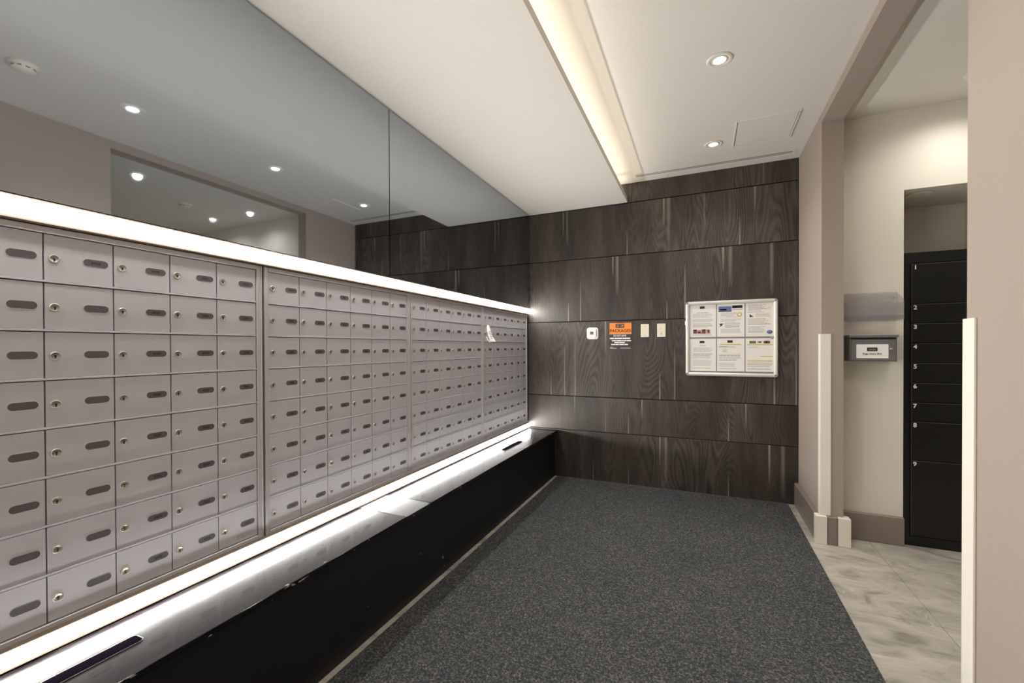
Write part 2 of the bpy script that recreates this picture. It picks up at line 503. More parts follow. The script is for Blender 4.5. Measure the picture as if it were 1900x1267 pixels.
# ---- side room
NX0, NX1, NZ = 1.176, 1.672, 2.262
sm = MB()
sm.box(RW2, WY, 0, NX0, D + 0.2, CE + 0.1, 'cream')
sm.box(NX0, WY, NZ, NX1, D + 0.2, CE + 0.1, 'cream')
sm.box(NX1, WY, 0, SXE, D + 0.2, CE + 0.1, 'cream')
sm.box(NX0, 4.02, 0, NX1, D + 0.2, NZ, 'cream')
wall_side = structure(sm.build('wall_side_room'), 'cream wall of the side room with a locker niche', 'wall')
wall_far = structure(box('wall_far_right', SXE, YB, 0, SXE + 0.1, D + 0.2, 2.97, 'cream'), 'cream far wall of the side room', 'wall')
cs = structure(box('ceiling_side_room', RW2, YB, CE, SXE, WY, CE + 0.1, 'ceil'), 'white ceiling of the side room', 'ceiling')

# ---- baseboards
def base_prof(t, h):   # thickness outwards, height, chamfered top
    return [(0, 0), (t, 0), (t, h - 0.008), (t - 0.004, h), (0, h)]
BH = 0.178; BTK = 0.03
bb = empty('baseboard_right', (RW, 3.5, 0))
structure(bb, 'taupe baseboard at the foot of the right wall and jamb', 'baseboard')
def bpart(name, x0, y0, x1, y1, mat, h=BH, bev=0.003):
    o = MB().box(x0, y0, 0, x1, y1, h, mat, bev).build(name, bb, -bb.location)
    return o
bpart('board', RW - BTK, JF + 0.03, RW - 0.0005, D - 0.001, 'base')
bpart('board', RW - 0.001 + 0.03, JF - BTK + 0.006, RW2 - 0.035, JF - 0.0005, 'base')
bpart('board', RW2 + 0.0005, JF + 0.03, RW2 + BTK, WY - BTK - 0.001, 'base')
def cap(sx_, x_out, x_in, sgn):
    mb = MB()
    y0 = JF - BTK
    mb.box(min(x_out, x_in), y0, 0, max(x_out, x_in), JF - 0.0005, BH + 0.002, 'white_trim', 0.002)
    xo2 = x_out + sgn * 0.0
    mb.box(min(x_out, x_out - sgn * 0.033), JF - 0.0005, 0, max(x_out, x_out - sgn * 0.033), JF + 0.03, BH + 0.002, 'white_trim', 0.002)
    o = mb.build('corner_cap', bb, -bb.location); o['label'] = 'pale corner cap'
cap(0, RW - 0.034, RW + 0.026, -1)
cap(0, RW2 + 0.034, RW2 - 0.032, 1)
structure(box('baseboard_near', RW - BTK, YB, 0, RW - 0.0005, JN - 0.06, BH, 'base', None, 0.003), 'taupe baseboard of the nearer right wall', 'baseboard')
structure(box('baseboard_side_room', RW2 + BTK + 0.001, WY - BTK, 0, NX0 - 0.001, WY - 0.0005, BH, 'base', None, 0.003), 'taupe baseboard of the cream side room wall', 'baseboard')
structure(box('baseboard_side_room_far', NX1 + 0.002, WY - BTK, 0, SXE - 0.001, WY - 0.0005, BH, 'base', None, 0.003), 'taupe baseboard right of the locker niche', 'baseboard')

# ================================================================== LIGHTS OF THE ROOM
# ---- strips framing the mailboxes
def strip(name, z0, z1, label, lo=0.006):
    r = empty(name, (MIR, 2.0, z0))
    MB().box(-0.026, -3.65, -lo, -0.004, 2.062, 0.0, 'strip_alu', 0.001).build('channel_lip', r)
    MB().box(-0.026, -3.65, z1 - z0, -0.002, 2.062, z1 - z0 + 0.006, 'strip_alu', 0.001).build('channel_lip', r)
    MB().box(-0.029, -3.65, -lo, -0.0262, 2.062, z1 - z0 + 0.006, 'strip_alu').build('channel_back', r)
    mb = MB()
    h = z1 - z0
    pts = [(-0.024, 0.0005), (0.0, 0.0005), (0.004, h * 0.12), (0.007, h * 0.3), (0.0085, h * 0.5), (0.007, h * 0.7), (0.004, h * 0.88), (0.0, h - 0.0005), (-0.024, h - 0.0005)]
    mb.prism(pts, 5.71, 'led', lambda a, b, c: (a, c - 3.65, b))
    mb.build('diffuser', r)
    return tag(r, label, 'strip light', 'strip lights framing the mailboxes')
strip('strip_light', 1.613, 1.656, 'long white light strip above the mailboxes, under the mirror', 0.011)
strip('strip_light', 0.472, 0.508, 'long white light strip below the mailboxes, at the black bench', 0.0105)

# ---- cove strip
r = empty('cove_strip_light', (-0.70, 1.2, 2.6185))
MB().box(-0.012, -2.7, 0, 0.012, 2.85, 0.006, 'strip_alu').build('channel', r)
MB().box(-0.009, -2.7, 0.0062, 0.009, 2.85, 0.012, 'led_cove').build('diffuser', r)
tag(r, 'warm light strip hidden in the ceiling cove', 'strip light')

# ---- downlights
def lens_parts(root):
    MB().lathe([(0.0, -0.0), (0.064, 0.0), (0.064, -0.003), (0.060, -0.006), (0.046, -0.006), (0.041, -0.002), (0.041, 0.0)], 'vent_white', n=36).build('trim_ring', root)
    MB().lathe([(0.040, -0.001), (0.040, -0.0045), (0.034, -0.006), (0.029, -0.003)], 'detector', n=32).build('gimbal_ring', root)
    MB().lathe([(0.0, -0.0062), (0.020, -0.0058), (0.029, -0.003)], 'lamp', n=28).build('lens', root)
def downlight(x, y, z, watts, label, group, beam=125):
    r_ = empty('downlight', (x, y, z))
    lens_parts(r_)
    ld = bpy.data.lights.new('downlight_lamp', 'SPOT'); ld.energy = watts; ld.color = (1.0, 0.96, 0.90)
    ld.spot_size = math.radians(beam); ld.spot_blend = 1.0; ld.shadow_soft_size = 0.03
    lo = bpy.data.objects.new('lamp', ld); COL.objects.link(lo); lo.parent = r_; lo.location = (0, 0, -0.012)
    tag(r_, label, 'downlight', group)
g = 'recessed downlights of the mail room'
downlight(0.085, 1.53, CE, DOWN_W, 'recessed white downlight reflected largest in the mirror', g)
downlight(0.085, 2.52, CE, DOWN_W, 'recessed white downlight nearer to the viewer in the ceiling', g)
downlight(0.078, 3.545, CE, DOWN_W, 'recessed white downlight near the wood wall and ceiling vent', g)
g = 'recessed downlights of the side room'
downlight(1.28, 2.12, CE, DOWN_SIDE_W, 'side room downlight seen at the left of the mirrored opening', g, 155)
downlight(1.40, 3.22, CE, DOWN_SIDE_W, 'side room downlight seen at the right of the mirrored opening', g, 155)
downlight(2.02, 3.20, CE, DOWN_SIDE_W, 'side room downlight seen lowest in the mirrored opening', g, 155)
downlight(2.02, 1.0, CE, DOWN_SIDE_W, 'side room downlight behind the near wall', g, 155)

# ================================================================== MAILBOXES
COLS, ROWS = 6, 8
CW, RH = 0.151, 0.1325
ZT = 1.582
def door_mesh():
    t = MB(); t.box(0, -CW/2 + 0.0016, 0.0072, 0.012, CW/2 - 0.0016, RH - 0.0016, 'alu', 0.0008)
    return t.mesh('door')
DOOR = door_mesh()
def lock_mesh():
    t = MB()
    t.lathe([(0.0115, 0), (0.0115, 0.003), (0.0100, 0.0045), (0.0088, 0.0045), (0.0084, 0.0036), (0.0, 0.0036)], 'lock', axis='x', n=20)
    t.box(0.0036, -0.0016, -0.0065, 0.0042, 0.0016, 0.0005, 'black')
    t.lathe([(0.0030, 0.0036), (0.0030, 0.0043), (0, 0.0043)], 'black', axis='x', at=(0, 0, -0.0), n=8)
    return t.mesh('lock')
LOCK = lock_mesh()
def slot_mesh(inked):
    t = MB()
    to = lambda a, b, c: (c, a, b)
    t.prism(rrect(0.060, 0.0235, 0.0115, 6), 0.0006, 'alu_frame', to)
    t.prism(rrect(0.0565, 0.020, 0.0098, 6), 0.0011, 'slot', to)
    if inked:
        y = -0.0105
        for wd, hh in ((0.004, 0.0085), (0.0045, 0.0085), (0.0042, 0.0085), (0.004, 0.0085)):
            t.box(0.001, y, -hh/2, 0.0013, y + 0.0016, hh/2, 'slot_ink')
            t.box(0.001, y + 0.0016, hh/2 - 0.003, 0.0013, y + wd, hh/2 - 0.0012, 'slot_ink')
            t.box(0.001, y + wd - 0.0014, -hh/2, 0.0013, y + wd, hh/2 - 0.001, 'slot_ink')
            y += wd + 0.0014
    return t.mesh('name_slot')
SLOTS = [slot_mesh(False), slot_mesh(True)]
FW = 0.021
UW = COLS * CW
def frame_parts(root):
    b = MB()
    b.box(-0.034, -UW/2 - FW, -0.016, -0.016, UW/2 + FW, ROWS * RH + 0.02, 'gap')       # carcass behind the doors
    b.build('carcass', root)
    for s in (-1, 1):
        y0, y1 = (-UW/2 - FW, -UW/2 - 0.001) if s < 0 else (UW/2 + 0.001, UW/2 + FW)
        p = MB()
        p.box(-0.0155, y0, -0.016, 0.004, y1, ROWS * RH + 0.018, 'alu_frame', 0.001)
        yo = y0 if s < 0 else y1
        yi = yo + (0.005 if s < 0 else -0.005)
        p.box(0.0041, min(yo, yi), -0.016, 0.008, max(yo, yi), ROWS * RH + 0.018, 'alu_frame', 0.001)
        p.build('frame_stile', root)
    MB().box(-0.0155, -UW/2 - 0.0005, ROWS * RH + 0.0005, 0.005, UW/2 + 0.0005, ROWS * RH + 0.018, 'alu_frame', 0.0015).build('frame_rail', root)
    MB().box(-0.0155, -UW/2 - 0.0005, -0.016, 0.005, UW/2 + 0.0005, 0.0045, 'alu_frame', 0.0015).build('frame_rail', root)
RAIL = MB().box(-0.0155, -UW/2, 0.0012, 0.0018, UW/2, 0.0064, 'alu', 0.0006).mesh('row_rail')
STICK = MB().box(0, -0.03, -0.009, 0.0006, 0.03, 0.009, 'alu_frame').mesh('maker_plate')
def unit(y0, label, idx):
    root = empty('mailbox_unit', (XM, y0 + UW/2, ZT - ROWS * RH))
    frame_parts(root)
    for rr in range(1, ROWS):
        link('row_rail', RAIL, root, (0, 0, rr * RH))
    for rr in range(ROWS):
        for c in range(COLS):
            d = link('door', DOOR, root, (-0.0125, -UW/2 + (c + 0.5) * CW, rr * RH))
            link('lock', LOCK, d, (0.012, -CW/2 + 0.0205, 0.0665))
            inked = True
            if idx == 0 and (c <= 2): inked = (rr == ROWS - 1 and c == 2)
            link('name_slot', SLOTS[int(inked)], d, (0.012, -CW/2 + 0.110, 0.0690))
    if idx in (0, 1):
        link('maker_plate', STICK, root, (-0.0004, UW/2 - 0.055, 0.026))
    tag(root, label, 'mailboxes', 'mailbox units on the left wall')
unit(0.2545, 'aluminium mailbox unit nearest the viewer, cut by the left photo edge', 0)
unit(1.2120, 'aluminium mailbox unit second from the left photo edge', 1)
unit(2.1660, 'aluminium mailbox unit second from the dark wood wall', 2)
unit(3.1200, 'aluminium mailbox unit beside the dark wood wall, paper slip hanging on it', 3)

# paper slip on the farthest unit
mb = MB()
def sheet(pts_l, pts_r, mat):
    t = bmesh.new()
    L = [t.verts.new(p) for p in pts_l]; R_ = [t.verts.new(p) for p in pts_r]
    for i in range(len(L) - 1):
        t.faces.new((L[i], R_[i], R_[i + 1], L[i + 1]))
    e = bmesh.ops.solidify(t, geom=t.faces[:], thickness=0.0008)
    mb.merge(t, mat, True)
x = XM + 0.004
sheet([(x+.003, 3.172, 1.447), (x+.008, 3.160, 1.405), (x+.014, 3.152, 1.368), (x+.030, 3.170, 1.318)],
      [(x+.003, 3.205, 1.449), (x+.010, 3.216, 1.405), (x+.018, 3.226, 1.368), (x+.034, 3.262, 1.318)], 'paper')
sheet([(x+.004, 3.160, 1.452), (x+.004, 3.156, 1.428), (x+.008, 3.150, 1.398)], [(x+.004, 3.190, 1.456), (x+.008, 3.186, 1.424), (x+.014, 3.180, 1.396)], 'paper')
sheet([(x+.003, 3.144, 1.358), (x+.006, 3.152, 1.336), (x+.02, 3.172, 1.312)], [(x+.006, 3.156, 1.362), (x+.01, 3.166, 1.338), (x+.022, 3.184, 1.316)], 'paper')
for k in range(5):
    z = 1.40 - k * 0.014; xx = x + 0.0145 + k * 0.0022
    mb.box(xx, 3.172 + k * .004, z, xx + 0.0005, 3.205 + k * .007, z + 0.004, 'ink_mid')
o = mb.build('paper_slip')
tag(o, 'creased white paper slip hanging on the farthest mailbox unit', 'paper')

# ================================================================== MIRRORS
def mirror(y0, y1, label):
    r_ = empty('mirror_panel', (MIR, (y0 + y1) / 2, 1.664))
    h = SO - 0.0015 - 1.664
    MB().box(-0.006, -(y1 - y0)/2, 0, 0.0, (y1 - y0)/2, h, 'mirror').build('mirror_glass', r_)
    MB().box(-0.0695, -(y1 - y0)/2, 0, -0.0065, (y1 - y0)/2, h, 'gap').build('backing', r_)
    tag(r_, label, 'mirror', 'mirror panels above the mailboxes')
mirror(YB + 0.01, 1.9265, 'grey tinted mirror panel left of the dark seam, above the mailboxes')
mirror(1.9325, D - 0.001, 'grey tinted mirror panel between the dark seam and the wood wall')

# ================================================================== BENCH
bench = empty('ledge_bench', (-1.46, 2.0, 0))
MB().box(-0.198, YB - 2.0, 0.0, 0.128, D - 2.0 - 0.001, BT - 0.021, 'bench_face', 0.001).build('body', bench)
tag(bench, 'long black bench ledge under the mailboxes with worn edges', 'bench')
def top_tile(y0, y1, tilt=0.0, dz=0.0, mat='bench_top'):
    o_ = MB().box(-0.17, -(y1-y0)/2 + 0.0007, -0.02, 0.16, (y1-y0)/2 - 0.0007, 0.0, mat, 0.0012).build('top_slab', bench, (0, (y0+y1)/2 - 2.0, BT + dz))
    o_.rotation_euler = (0, tilt, 0)
top_tile(1.895, D - 0.001)
top_tile(1.689, 1.895, math.radians(0.5), 0.0006, 'bench_worn')
top_tile(0.30, 1.689)
top_tile(YB + 0.01, 0.30)
def slot_vent(x, y0, y1):
    L = y1 - y0
    mb = MB()
    w2 = 0.020
    out = rrect(2 * w2 + 0.006, L + 0.006, 0.012, 4)
    mb.prism(out, 0.0016, 'chrome', lambda a, b, c: (a, b, c))
    o_ = mb.build('slot_frame', bench, (x + 1.46, (y0 + y1)/2 - 2.0, BT + 0.0003))
    m2 = MB().prism(rrect(2 * w2, L, 0.009, 4), 0.0006, 'dark')
    p = m2.build('slot', o_, (0, 0, 0.0016))
slot_vent(-1.449, 0.33, 0.683)
slot_vent(-1.437, 3.09, 3.44)

# ================================================================== CEILING FITTINGS
# linear vent
v = empty('ceiling_vent', (0.055, 3.931, CE))
mb = MB()
Lh, Wh = 0.605, 0.033
mb.box(-Lh, -Wh, -0.0018, Lh, -Wh + 0.014, 0, 'vent_white', 0.001)
mb.box(-Lh, Wh - 0.014, -0.0075, Lh, Wh, 0, 'vent_white', 0.001)
mb.box(-Lh, -Wh + 0.014, -0.005, -Lh + 0.02, Wh - 0.014, 0, 'vent_white')
mb.box(Lh - 0.02, -Wh + 0.014, -0.005, Lh, Wh - 0.014, 0, 'vent_white')
mb.build('frame', v)
MB().box(-Lh + 0.021, -Wh + 0.0145, -0.001, Lh - 0.021, Wh - 0.0145, 0, 'slot').build('backing', v)
for yy in (0.0,):
    w2 = 0.0055
    MB().box(-Lh + 0.021, yy - w2, -0.0022, Lh - 0.021, yy + w2, -0.0011, 'vent_white').build('slat', v)
tag(v, 'long white slot vent in the ceiling along the wood wall', 'vent')
# access hatch
hx = empty('access_hatch', (0.395, 3.445, CE))
mb = MB()
a, b = 0.185, 0.198
for (x0, y0, x1, y1) in ((-a, -b, a, -b + 0.008), (-a, b - 0.008, a, b), (-a, -b + 0.008, -a + 0.008, b - 0.008), (a - 0.008, -b + 0.008, a, b - 0.008)):
    mb.box(x0, y0, -0.008, x1, y1, 0, 'vent_white', 0.001)
mb.build('frame', hx)
MB().box(-a + 0.012, -b + 0.012, -0.004, a - 0.012, b - 0.012, 0, 'ceil', 0.001).build('panel', hx)
MB().box(-a + 0.0078, -b + 0.0078, -0.0012, a - 0.0078, b - 0.0078, 0, 'board').build('reveal', hx)
tag(hx, 'square white access hatch flush in the ceiling', 'hatch')
# detectors
def detector(x, y, label, s=1.0):
    r_ = empty('smoke_detector', (x, y, CE))
    MB().lathe([(0, 0), (.062*s, 0), (.062*s, -.010*s), (.056*s, -.016*s), (0.0, -.016*s)], 'detector', n=32).build('base', r_)
    MB().lathe([(.050*s, -.0162*s), (.048*s, -.028*s), (.034*s, -.036*s), (.020*s, -.040*s), (0, -.040*s)], 'detector', n=28).build('dome', r_)
    m_ = MB()
    for k in range(10):
        t = bmesh.new()
        bmesh.ops.create_cube(t, size=1.0)
        bmesh.ops.scale(t, vec=(0.004, 0.016*s, 0.006), verts=t.verts)
        bmesh.ops.translate(t, vec=(0.047*s, 0, -0.023*s), verts=t.verts)
        bmesh.ops.rotate(t, verts=t.verts, matrix=Matrix.Rotation(2*math.pi*k/10, 3, 'Z'))
        m_.merge(t, 'dark')
    m_.build('sensor_slots', r_)
    tag(r_, label, 'detector', 'smoke detectors')
detector(0.10, 1.06, 'round smoke detector mirrored at the upper left photo corner')
detector(1.73, 2.744, 'round smoke detector of the side room seen in the mirrored opening')
def cover(x, y, z, label, r0=0.042):
    r_ = empty('sprinkler_cover', (x, y, z))
    MB().lathe([(0, 0), (r0*.8, 0), (r0*.8, -.004), (0, -.004)], 'gap', n=28).build('cup', r_)
    MB().lathe([(0, -.004), (r0, -.004), (r0, -.0065), (r0*.9, -.008), (0, -.008)], 'ceil', n=32).build('cover_disc', r_)
    tag(r_, label, 'sprinkler', 'concealed sprinkler covers')
cover(0.41, 1.537, CE, 'flat white sprinkler cover mirrored left of the largest downlight')
cover(1.30, 3.66, NZ, 'flat round cover on the niche ceiling above the lockers', 0.07)

# ================================================================== THINGS ON THE WOOD WALL
# thermostat
t_ = empty('thermostat', (-0.951, D, 1.345))
to = lambda a, b, c: (a, -c, b)
MB().prism(rrect(0.110, 0.112, 0.024, 6), 0.010, 'white_pl', lambda a, b, c: (a, -0.0004 - c, b + 0.056)).build('base_plate', t_)
MB().prism(rrect(0.078, 0.086, 0.020, 6), 0.012, 'white_pl', lambda a, b, c: (a - 0.002, -0.0108 - c, b + 0.058)).build('body', t_)
MB().box(-0.020, -0.0236, 0.044, 0.012, -0.0230, 0.072, 'board').build('screen', t_)
mb = MB()
for (x0, z0, x1, z1) in ((-.017,.048,-.012,.069),(-.012,.064,-.004,.069),(-.004,.048,-.001,.069),(.002,.056,.009,.069),(-.012,.055,-.004,.059),(.002,.048,.009,.052)):
    mb.box(x0, -0.0241, z0, x1, -0.0237, z1, 'ink')
mb.build('screen_digits', t_)
MB().box(0.034, -0.0225, 0.030, 0.0375, -0.0105, 0.086, 'ink_mid').build('side_button', t_)
tag(t_, 'white square thermostat with small grey screen on the wood wall', 'thermostat')

# packages sign
s_ = empty('packages_sign', (-0.691, D, 1.244))
MB().box(-0.1, -0.004, 0.0, 0.1, -0.0005, 0.25, 'sign_dark').build('panel', s_)
MB().box(-0.1, -0.0046, 0.144, 0.1, -0.0041, 0.25, 'orange').build('orange_field', s_)
mb = MB()
mb.box(-0.045, -0.0051, 0.204, 0.036, -0.0047, 0.242, 'sign_brown')
for (x0, z0, x1, z1) in ((-.034,.211,-.016,.214),(-.031,.216,-.019,.222),(-.028,.224,-.022,.235),(.006,.217,.028,.221),(.008,.223,.026,.229)):
    mb.box(x0, -0.0055, z0, x1, -0.0052, z1, 'ink_mid')
mb.build('logo', s_)
link('lettering', text_mesh('lettering', 'PACKAGES', 0.038, 'ink', 0.192, 0.0008), s_, (0, -0.0050, 0.176))
link('lettering', text_mesh('lettering', 'DO NOT LEAVE', 0.021, 'white_ink', 0.116, 0.0006), s_, (-0.006, -0.0044, 0.130))
mb = MB()
def words(mb_, x0, x1, z, h, n, y, mat, seed):
    rnd = random.Random(seed); wts = [rnd.uniform(.6, 1.6) for _ in range(n)]
    gap = (x1 - x0) * 0.02; tot = (x1 - x0) - gap * (n - 1); s = sum(wts); x_ = x0
    for w_ in wts:
        ww = tot * w_ / s
        mb_.box(x_, y, z, x_ + ww, y + 0.0003, z + h, mat); x_ += ww + gap
words(mb, -.096, .088, .100, .013, 3, -0.0045, 'white_ink', 1)
words(mb, -.079, .095, .080, .009, 5, -0.0045, 'white_ink', 2)
words(mb, -.056, .040, .063, .009, 2, -0.0045, 'white_ink', 3)
words(mb, -.085, .068, .045, .010, 4, -0.0045, 'white_ink', 4)
words(mb, -.095, -.068, .022, .005, 1, -0.0045, 'ink_grey', 5)
words(mb, -.095, -.036, .011, .006, 2, -0.0045, 'ink_grey', 6)
words(mb, 0.0, .090, .014, .005, 1, -0.0045, 'ink_grey', 7)
mb.build('small_print', s_)
tag(s_, 'orange and black PACKAGES notice on the wood wall', 'sign')

# two wall plates
def plate(x, label, second):
    r_ = empty('wall_plate', (x, D, 1.36))
    MB().box(-0.036, -0.006, 0, 0.036, -0.0005, 0.118, 'ivory', 0.002).build('plate', r_)
    for z in ((0.018, 0.100) if not second else (0.044, 0.074)):
        MB().lathe([(0.0035, 0), (0.003, 0.0012), (0, 0.0014)], 'ink_mid', axis='-y', at=(0, -0.006, z), n=10).build('screw', r_)
    if second:
        MB().box(-0.004, -0.0075, 0.022, 0.004, -0.0061, 0.032, 'board').build('slot', r_)
    tag(r_, label, 'wall plate', 'ivory wall plates')
plate(-0.4725, 'blank ivory wall plate beside the orange packages notice', False)
plate(-0.3315, 'ivory wall plate next to the notice board, with small holes', True)

# notice board
nb = empty('notice_board', (0.2165, D, 1.02))
HW, HH, FRW, DEP = 0.346, 0.640, 0.030, 0.034
MB().box(-HW + 0.012, -0.012, 0.012, HW - 0.012, -0.0005, HH - 0.012, 'board').build('back_panel', nb)
def rail(x0, z0, x1, z1, horiz):
    n = 6; prof = []
    for i in range(n + 1):
        a = math.pi * i / n
        prof.append((FRW/2 - FRW/2 * math.cos(a), 0.018 + 0.016 * math.sin(a) ** 0.7 if 0 < i < n else 0.018))
    prof = [(0, 0.0006)] + prof + [(FRW, 0.0006)]
    mb_ = MB()
    if horiz: mb_.prism(prof, x1 - x0, 'board_alu', lambda a, b, c: (x0 + c, -b, z0 + a))
    else: mb_.prism(prof, z1 - z0, 'board_alu', lambda a, b, c: (x0 + a, -b, z0 + c))
    mb_.build('frame_rail', nb)
CR = 0.024
rail(-HW + CR, 0, HW - CR, 0, True)
rail(-HW + CR, HH - FRW, HW - CR, 0, True)
rail(-HW, CR, 0, HH - CR, False)
rail(HW - FRW, CR, 0, HH - CR, False)
for sx_ in (-1, 1):
    for sz in (0, 1):
        pts = [(0, 0)] + [(CR * math.cos(math.radians(a)), CR * math.sin(math.radians(a))) for a in range(0, 91, 15)]
        MB().prism(pts, 0.032, 'grey_cap', lambda a, b, c, sx_=sx_, sz=sz: (sx_ * (HW - CR + a * 0.98), -0.0006 - c, (HH - CR + b * .98) if sz else (CR - b * .98))).build('corner_cap', nb)
MB().box(-HW + FRW + 0.001, -0.0235, FRW + 0.001, HW - FRW - 0.001, -0.0215, HH - FRW - 0.001, 'glass').build('clear_cover', nb)
MB().box(-HW - 0.006, -0.024, 0.44, -HW + 0.001, -0.010, 0.475, 'white_pl', 0.002).build('hinge', nb)
MB().lathe([(0.010, 0), (0.010, 0.006), (0.007, 0.009), (0, 0.009)], 'chrome', axis='-y', at=(HW - FRW - 0.010, -0.0236, 0.322), n=16).build('latch', nb)
tag(nb, 'aluminium framed notice board with six pages on the wood wall', 'notice board')

PW, PH = 0.207, 0.276
PXC = [0.006, 0.2205, 0.435]; PZ = [1.353, 1.063]
def page(c, r_, label, items, seed, lines):
    p = empty('notice_page', (PXC[c], D - 0.0125, PZ[r_]))
    MB().box(-PW/2, -0.0008, 0, PW/2, 0, PH, 'paper').build('sheet', p)
    mb_ = MB(); rnd = random.Random(seed)
    for (x0, x1, z0, z1, n) in lines:       # grey text blocks
        z = z1
        st = (z1 - z0) / max(1, n)
        for k in range(n):
            xe = x1 - (rnd.random() ** 2) * 0.3 * (x1 - x0)
            words(mb_, x0, xe, z - st * 0.55, st * 0.42, rnd.randint(4, 7), -0.0012, 'ink_grey' if rnd.random() < .8 else 'ink_mid', rnd.random())
            z -= st
    for (x0, z0, x1, z1, mt) in items:
        mb_.box(x0, -0.0016, z0, x1, -0.00125, z1, mt)
    o_ = mb_.build('print', p)
    tag(p, label, 'paper', 'pages in the notice board')
    return p
page(0, 0, 'top left page in the notice board, row of small photos at its foot',
     [(-.022, .244, .016, .264, 'ink'), (-.046, .207, .044, .211, 'ink_mid'), (-.075, .030, -.045, .066, 'maroon'), (-.044, .030, -.010, .062, 'pink'), (-.008, .030, .025, .066, 'maroon'), (.028, .030, .060, .064, 'pink'), (-.070,.052,-.05,.064,'ink'), (-.035,.034,-.014,.046,'maroon'),(0.0,.052,.02,.064,'ink'),(.04,.04,.05,.06,'maroon')], 11,
     [(-.078, .078, .165, .200, 5), (-.078, .078, .125, .155, 4), (-.078, .078, .080, .118, 4), (-.078, .07, .008, .024, 2)])
pg = page(1, 0, 'top middle page in the notice board with blue banner and gold seal',
     [(-.092, .214, .008, .256, 'blue'), (-.082, .222, -.030, .236, 'ink_mid'), (-.092, .211, .008, .2155, 'ink'), (.012, .238, .088, .262, 'ink'), (.02, .244, .055, .254, 'sign_brown'), (.012, .224, .088, .232, 'ink_grey'), (-.086, .106, -.055, .112, 'ink'), (-.080, .094, -.062, .106, 'ink'), (-.086, .086, -.070, .093, 'ink_mid')], 12,
     [(-.075, .05, .160, .205, 4), (-.075, .08, .125, .152, 4), (-.045, .08, .075, .118, 5), (-.075, .08, .030, .068, 5)])
MB().lathe([(0.012, 0), (0.019, 0), (0.019, 0.0004), (0.012, 0.0004)], 'gold', axis='-y', at=(0.066, -0.0012, 0.186), n=20).build('seal', pg)
pg = page(2, 0, 'top right page in the notice board with blue oval stamp',
     [(-.074, .160, -.066, .182, 'ink'), (-.066, .162, -.056, .174, 'ink'), (-.056, .160, -.048, .170, 'ink_mid'), (.058, .228, .072, .2295, 'ink_mid'), (.064, .218, .0655, .240, 'ink_mid'), (.052, .224, .056, .234, 'ink_grey'), (.074, .224, .078, .234, 'ink_grey')], 13,
     [(-.085, .045, .195, .262, 8), (-.03, .08, .160, .190, 4), (-.085, .08, .095, .150, 6), (-.085, .04, .030, .085, 6)])
MB().lathe([(0, 0.0004), (0.0215, 0.0004), (0.0215, 0)], 'blue', axis='-y', at=(0.070, -0.0012, 0.036), n=24, sy=0.72).build('stamp', pg)
page(0, 1, 'bottom left page in the notice board, plain grey text',
     [(-.024, .238, .014, .258, 'ink'), (-.026, .214, .020, .219, 'ink_grey')], 14,
     [(-.075, .075, .160, .200, 5), (-.075, .075, .105, .152, 6), (-.075, .07, .040, .095, 6), (-.078, .08, .015, .028, 1)])
page(1, 1, 'bottom middle page in the notice board with one yellow line on top',
     [(-.024, .240, .016, .260, 'ink'), (-.080, .222, .078, .229, 'yellow'), (-.090, .206, -.02, .210, 'ink_mid')], 15,
     [(-.088, .08, .195, .212, 2), (-.06, -.02, .155, .188, 4), (-.088, .08, .085, .145, 6), (-.088, .03, .035, .07, 3), (-.088, .08, .015, .026, 1)])
page(2, 1, 'bottom right page in the notice board with three yellow lines',
     [(-.075, .232, -.028, .254, 'olive'), (-.018, .236, .016, .252, 'ink_grey'), (-.008, .238, .006, .249, 'ink'), (.026, .232, .072, .254, 'maroon'), (.040, .238, .05, .252, 'gold'), (-.092, .219, .092, .226, 'yellow'), (.006, .123, .092, .130, 'yellow'), (-.090, .086, .088, .093, 'yellow')], 16,
     [(-.08, -.01, .195, .205, 1), (-.09, .09, .035, .075, 3), (-.09, .08, .015, .026, 1)])

# ================================================================== SIDE ROOM THINGS
# corner guards
def guard_far():
    mb_ = MB(); t = 0.007
    mb_.box(RW - t, JF - t, 0, RW + 0.05, JF - 0.0003, 1.350 - BH - 0.004, 'white_trim', 0.0012)
    mb_.box(RW - t, JF - 0.0003, 0, RW - 0.0003, JF + 0.05, 1.350 - BH - 0.004, 'white_trim', 0.0012)
    return tag(mb_.build('corner_guard', None, (0, 0, BH + 0.003)), 'slim cream corner guard on the far jamb beside the wood wall', 'corner guard', 'corner guards of the opening')
guard_far()
def guard_near():
    mb_ = MB(); t = 0.007
    mb_.box(RW - t, JN - 0.052, 0, RW - 0.0003, JN + t, 1.349, 'white_trim', 0.0012)
    mb_.box(RW - 0.0003, JN + 0.0003, 0, RW + 0.05, JN + t, 1.349, 'white_trim', 0.0012)
    return tag(mb_.build('corner_guard', None, (0, 0, 0)), 'wide cream corner guard on the near wall edge before the lockers', 'corner guard', 'corner guards of the opening')
guard_near()

